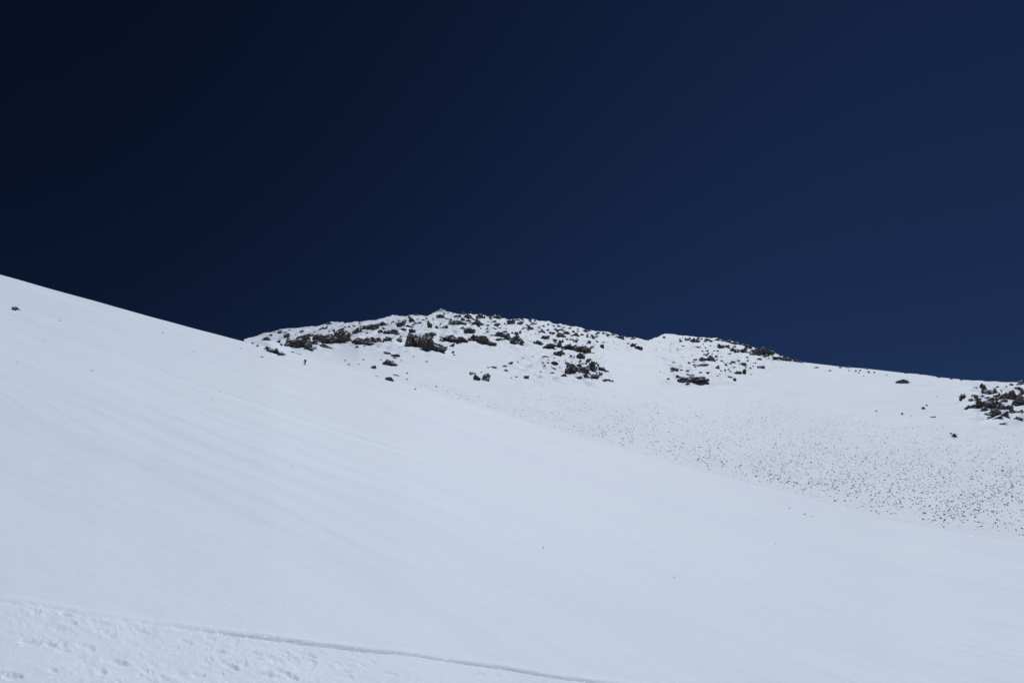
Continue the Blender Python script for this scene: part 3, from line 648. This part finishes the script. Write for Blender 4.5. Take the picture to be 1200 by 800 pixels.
# the remaining splinters of rock, too small and many to count
rs = random.Random(77)
LANES = [(x_, y_, w_, h_) for x_, y_, w_, h_ in [(315, 397, 30, 7), (350, 398, 40, 9), (395, 393, 40, 9), (440, 384, 46, 7), (440, 401, 40, 6), (485, 378, 34, 7), (530, 378, 40, 9), (575, 379, 40, 8), (545, 371, 40, 5), (590, 390, 46, 7), (625, 379, 34, 6),
         (655, 391, 40, 9), (690, 392, 34, 8), (665, 402, 34, 7), (660, 424, 26, 12), (690, 432, 26, 14), (720, 392, 30, 5), (815, 400, 34, 9), (850, 404, 34, 8), (875, 411, 34, 7), (905, 418, 22, 5), (825, 422, 30, 8), (850, 430, 34, 10), (1150, 470, 28, 16), (1180, 470, 24, 18), (812, 446, 26, 7)]]
for k in range(900):
    lx, ly, lw, lh = rs.choice(LANES)
    gx = lx + rs.gauss(0, 0.5) * lw; gy = ly + rs.gauss(0, 0.5) * lh
    if gy < float(Rg(gx)) + 1.0 or gx > 1198: continue
    if vnoise(gx / 11, gy / 3.2, 91, 2) < 0.0: continue
    wp = 1.2 + 4.2 * rs.random() ** 2
    frag.append(make_rock('rock', gx, gy, wp, wp * rs.uniform(0.35, 0.75), rs.uniform(-.4, .2), 3000 + k, ROCK, 1))
bm = bmesh.new()
for o in frag:
    n0 = len(bm.verts); bm.from_mesh(o.data); bm.verts.ensure_lookup_table()
    for v_ in bm.verts[n0:]: v_.co += o.location
    bpy.data.objects.remove(o)
me = bpy.data.meshes.new('rock_splinters'); bm.to_mesh(me); bm.free(); me.materials.append(ROCK)
o = bpy.data.objects.new('rock_splinters', me); C.objects.link(o); o['kind'] = 'stuff'
o['label'] = 'scattered splinters of dark rock in the snow of the upper ridge'; o['category'] = 'rubble'

# ------------------------------------------------------------------ the stone strewn snow on the right
up_ = curve([(430, 446), (500, 446), (560, 462), (640, 455), (740, 456), (800, 462), (900, 462), (1000, 470), (1100, 492), (1160, 505), (1200, 500), (1600, 520)])
def stone_template(seed):
    bm = bmesh.new(); hull_chunk(bm, Vector((0, 0, 0)), 1, 1, 1, 0, 0, seed, 0)
    bmesh.ops.triangulate(bm, faces=bm.faces); bm.verts.ensure_lookup_table()
    v = np.array([tuple(x.co) for x in bm.verts]); f = np.array([[q.index for q in t.verts] for t in bm.faces]) if not bm.verts.index_update() else None
    bm.free(); return v, f
temps = [stone_template(5000 + i) for i in range(8)]
rg = np.random.default_rng(11)
cand = []
n = 60000
px = rg.uniform(440, 1560, n); py = rg.uniform(440, 700, n)
v = V(px); u = up_(px)
t = (py - u) / np.maximum(v - u, 1)
# patchy, in faint bands running down the slope, thicker to the right
band = vnoise((px + 1.9 * py) / 46, (py - 0.5 * px) / 200, 60, 2)
fine = vnoise(px / 13, py / 8, 61, 2)
dens = np.clip(0.66 + 0.5 * band + 0.35 * fine, 0.04, 1) * np.clip(t * 4.0, 0, 1) * np.clip((0.98 + 0.05 * band - t) * 5, 0, 1) * np.interp(px, [440, 560, 760, 900, 1100, 1200], [0.5, 0.85, 0.95, 1.0, 1.0, 1.0])
keep = (t > 0) & (t < 1.0) & (rg.random(n) < dens * 1.0)
px, py, t = px[keep], py[keep], t[keep]
x, y, z, r = terr(px, py)
size = (0.17 + 0.22 * rg.random(len(px)) ** 2.2 + 0.24 * np.clip(t, 0, 1) * rg.random(len(px)) ** 2) * np.interp(px, [440, 800, 1200], [0.85, 1.0, 1.02])
big = rg.random(len(px)) < 0.02; size = np.where(big, size * 1.6, size)
vis = (px > 2) & (px < 1198)
order = np.argsort(-np.where(vis, size / r, 0))
ind, rest = order[:300], order[300:]
def tform(i):
    a = rg.uniform(0, math.tau); s = size[i]
    sx, sy, sz = s * rg.uniform(0.9, 1.8), s * rg.uniform(0.8, 1.4), s * rg.uniform(0.55, 0.95)
    c, q = math.cos(a), math.sin(a)
    return np.array([[c * sx, -q * sy, 0], [q * sx, c * sy, 0], [0, 0, sz]])
vv, ff, off = [], [], 0
for i in rest:
    tv, tf = temps[int(rg.integers(8))]
    p = tv @ tform(i).T + np.array([x[i], y[i], z[i] + size[i] * 0.08])
    vv.append(p); ff.append(tf + off); off += len(p)
me = bpy.data.meshes.new('scattered_stones'); me.from_pydata(np.vstack(vv).tolist(), [], np.vstack(ff).tolist()); me.materials.append(GREY)
o = bpy.data.objects.new('scattered_stones', me); C.objects.link(o); o['kind'] = 'stuff'
o['label'] = 'countless small grey stones scattered over the snow of the right slope'; o['category'] = 'stones'
tm = []
for tv, tf in temps:
    m_ = bpy.data.meshes.new('stone'); m_.from_pydata(tv.tolist(), [], tf.tolist()); m_.materials.append(GREY); tm.append(m_)
for i in ind:
    o = bpy.data.objects.new('stone', tm[int(rg.integers(8))]); C.objects.link(o)
    o.location = (x[i], y[i], z[i] + size[i] * 0.08); s = size[i]
    o.rotation_euler = (0, 0, rg.uniform(0, 6.28)); o.scale = (s * rg.uniform(0.9, 1.8), s * rg.uniform(0.8, 1.4), s * rg.uniform(0.55, 0.95))
    o['label'] = 'one of the larger grey stones strewn over the snow of the right slope'; o['category'] = 'stone'; o['group'] = 'larger stones strewn over the right slope'

# ------------------------------------------------------------------ the climber
def skin_mesh(name, joints, edges, m, parent, sub=2, root=0):
    me = bpy.data.meshes.new(name); me.from_pydata([j[0] for j in joints], edges, [])
    o = bpy.data.objects.new(name, me); C.objects.link(o)
    if parent: o.parent = parent
    me.materials.append(m)
    mo = o.modifiers.new('skin', 'SKIN'); mo.use_smooth_shade = True
    for i, j in enumerate(joints):
        rr = j[1] if isinstance(j[1], tuple) else (j[1], j[1])
        me.skin_vertices[0].data[i].radius = rr; me.skin_vertices[0].data[i].use_root = (i == root)
    sb = o.modifiers.new('sub', 'SUBSURF'); sb.levels = sb.render_levels = sub
    return o
def climber():
    foot, _ = P(357.2, 427.6)
    root = bpy.data.objects.new('person', None); C.objects.link(root); root.location = foot
    root.rotation_euler = (0, 0, R(62))          # heading up to the left; local +Y is forward
    root['label'] = 'climber in dark clothes with a backpack and poles plodding up the smooth snow slope'; root['category'] = 'person'
    black = plain('black_jacket_cloth', (0.018, 0.018, 0.022)); trou = plain('dark_trouser_cloth', (0.018, 0.018, 0.022))
    pack = plain('backpack_cloth', (0.022, 0.015, 0.015)); metal = plain('pole_metal', (0.2, 0.2, 0.21), 0.4)
    hat = plain('hat_wool', (0.02, 0.022, 0.03)); skinm = plain('glove_leather', (0.03, 0.028, 0.025)); boot = plain('boot_leather', (0.02, 0.02, 0.02))
    J = [((0, 0, .93), (.16, .12)), ((0, .06, 1.12), (.15, .11)), ((0, .14, 1.33), (.18, .12)), ((0, .20, 1.45), (.07, .07)), ((0, .25, 1.53), (.075, .085)), ((0, .27, 1.62), (.085, .10)), ((0, .28, 1.71), (.06, .07)),
         ((-.18, .17, 1.40), .065), ((-.27, .26, 1.17), .05), ((-.25, .47, 1.08), .038), ((-.25, .54, 1.07), .032),
         ((.18, .17, 1.40), .065), ((.28, .20, 1.15), .05), ((.26, .40, 1.02), .038), ((.26, .47, 1.01), .032),
         ((-.10, .02, .86), .10), ((-.11, .27, .56), .072), ((-.11, .16, .14), .048), ((-.11, .36, .09), .036),
         ((.10, 0, .86), .10), ((.11, .05, .48), .07), ((.11, -.20, .10), .048), ((.11, -.02, .02), .036), ((0, .355, 1.60), .022)]
    E = [(0, 1), (1, 2), (2, 3), (3, 4), (4, 5), (5, 6), (2, 7), (7, 8), (8, 9), (9, 10), (2, 11), (11, 12), (12, 13), (13, 14), (0, 15), (15, 16), (16, 17), (17, 18), (0, 19), (19, 20), (20, 21), (21, 22), (5, 23)]
    for hx, hy, hz, sd, idx in ((-.25, .54, 1.07, 1, 10), (.26, .47, 1.01, -1, 14)):
        for q in range(4):
            b = len(J); dx = (q - 1.5) * .019
            J.append(((hx + .01 * sd, hy + .045, hz + dx), .009)); J.append(((hx + .045 * sd, hy + .05, hz + dx), .008)); E += [(idx, b), (b, b + 1)]
        b = len(J); J.append(((hx + .03 * sd, hy + .01, hz + .04), .010)); J.append(((hx + .05 * sd, hy + .03, hz + .045), .009)); E += [(idx, b), (b, b + 1)]
    skin_mesh('body', J, E, black, root, 1)
    def boxy(name, c, d, m, rx=0, bev=.04, parent=root):
        bm = bmesh.new(); bmesh.ops.create_cube(bm, size=1)
        for v_ in bm.verts: v_.co = Vector((v_.co.x * d[0], v_.co.y * d[1], v_.co.z * d[2]))
        bmesh.ops.bevel(bm, geom=bm.edges, offset=bev, segments=3, affect='EDGES', profile=.6)
        bm.transform(Matrix.Translation(c) @ Matrix.Rotation(rx, 4, 'X'))
        me = bpy.data.meshes.new(name); bm.to_mesh(me); bm.free(); me.materials.append(m); me.shade_smooth()
        o = bpy.data.objects.new(name, me); C.objects.link(o); o.parent = parent; return o
    bp = boxy('backpack', (0, -.07, 1.27), (.44, .42, .72), pack, -R(18), .07)
    boxy('top_pocket', (0, .00, 1.57), (.28, .22, .12), pack, -R(18), .04, bp)
    boxy('boot', (-.11, .26, .075), (.12, .31, .15), boot, 0, .03); boxy('boot', (.11, -.12, .0), (.12, .31, .15), boot, 0, .03)
    skin_mesh('trousers', [((0, .01, .95), (.175, .135)), ((-.11, .03, .84), .14), ((-.115, .27, .56), .115), ((-.11, .17, .20), .095), ((.11, .01, .84), .14), ((.115, .05, .48), .115), ((.11, -.17, .17), .095)],
              [(0, 1), (1, 2), (2, 3), (0, 4), (4, 5), (5, 6)], trou, root, 1)
    skin_mesh('hat', [((0, .275, 1.655), (.10, .112)), ((0, .28, 1.72), (.085, .095)), ((0, .28, 1.765), (.03, .03))], [(0, 1), (1, 2)], hat, root, 1)
    for (a, b) in (((-.20, .58, 1.12), (-.42, .72, .20)), ((.21, .50, 1.06), (.36, .42, .02))):
        bm = bmesh.new(); A, B = Vector(a), Vector(b); d = B - A
        bmesh.ops.create_cone(bm, cap_ends=True, segments=8, radius1=.008, radius2=.014, depth=d.length)
        bm.transform(Matrix.Translation((A + B) / 2) @ (-d).to_track_quat('Z', 'Y').to_matrix().to_4x4())
        bb = bmesh.new(); bmesh.ops.create_cone(bb, cap_ends=True, segments=12, radius1=.05, radius2=.045, depth=.012); bb.transform(Matrix.Translation(B - d * .06))
        me2 = bpy.data.meshes.new('basket'); bb.to_mesh(me2); bb.free(); me2.materials.append(black)
        me = bpy.data.meshes.new('trekking_pole'); bm.to_mesh(me); bm.free(); me.materials.append(metal)
        o = bpy.data.objects.new('trekking_pole', me); C.objects.link(o); o.parent = root
        ob = bpy.data.objects.new('basket', me2); C.objects.link(ob); ob.parent = o
climber()
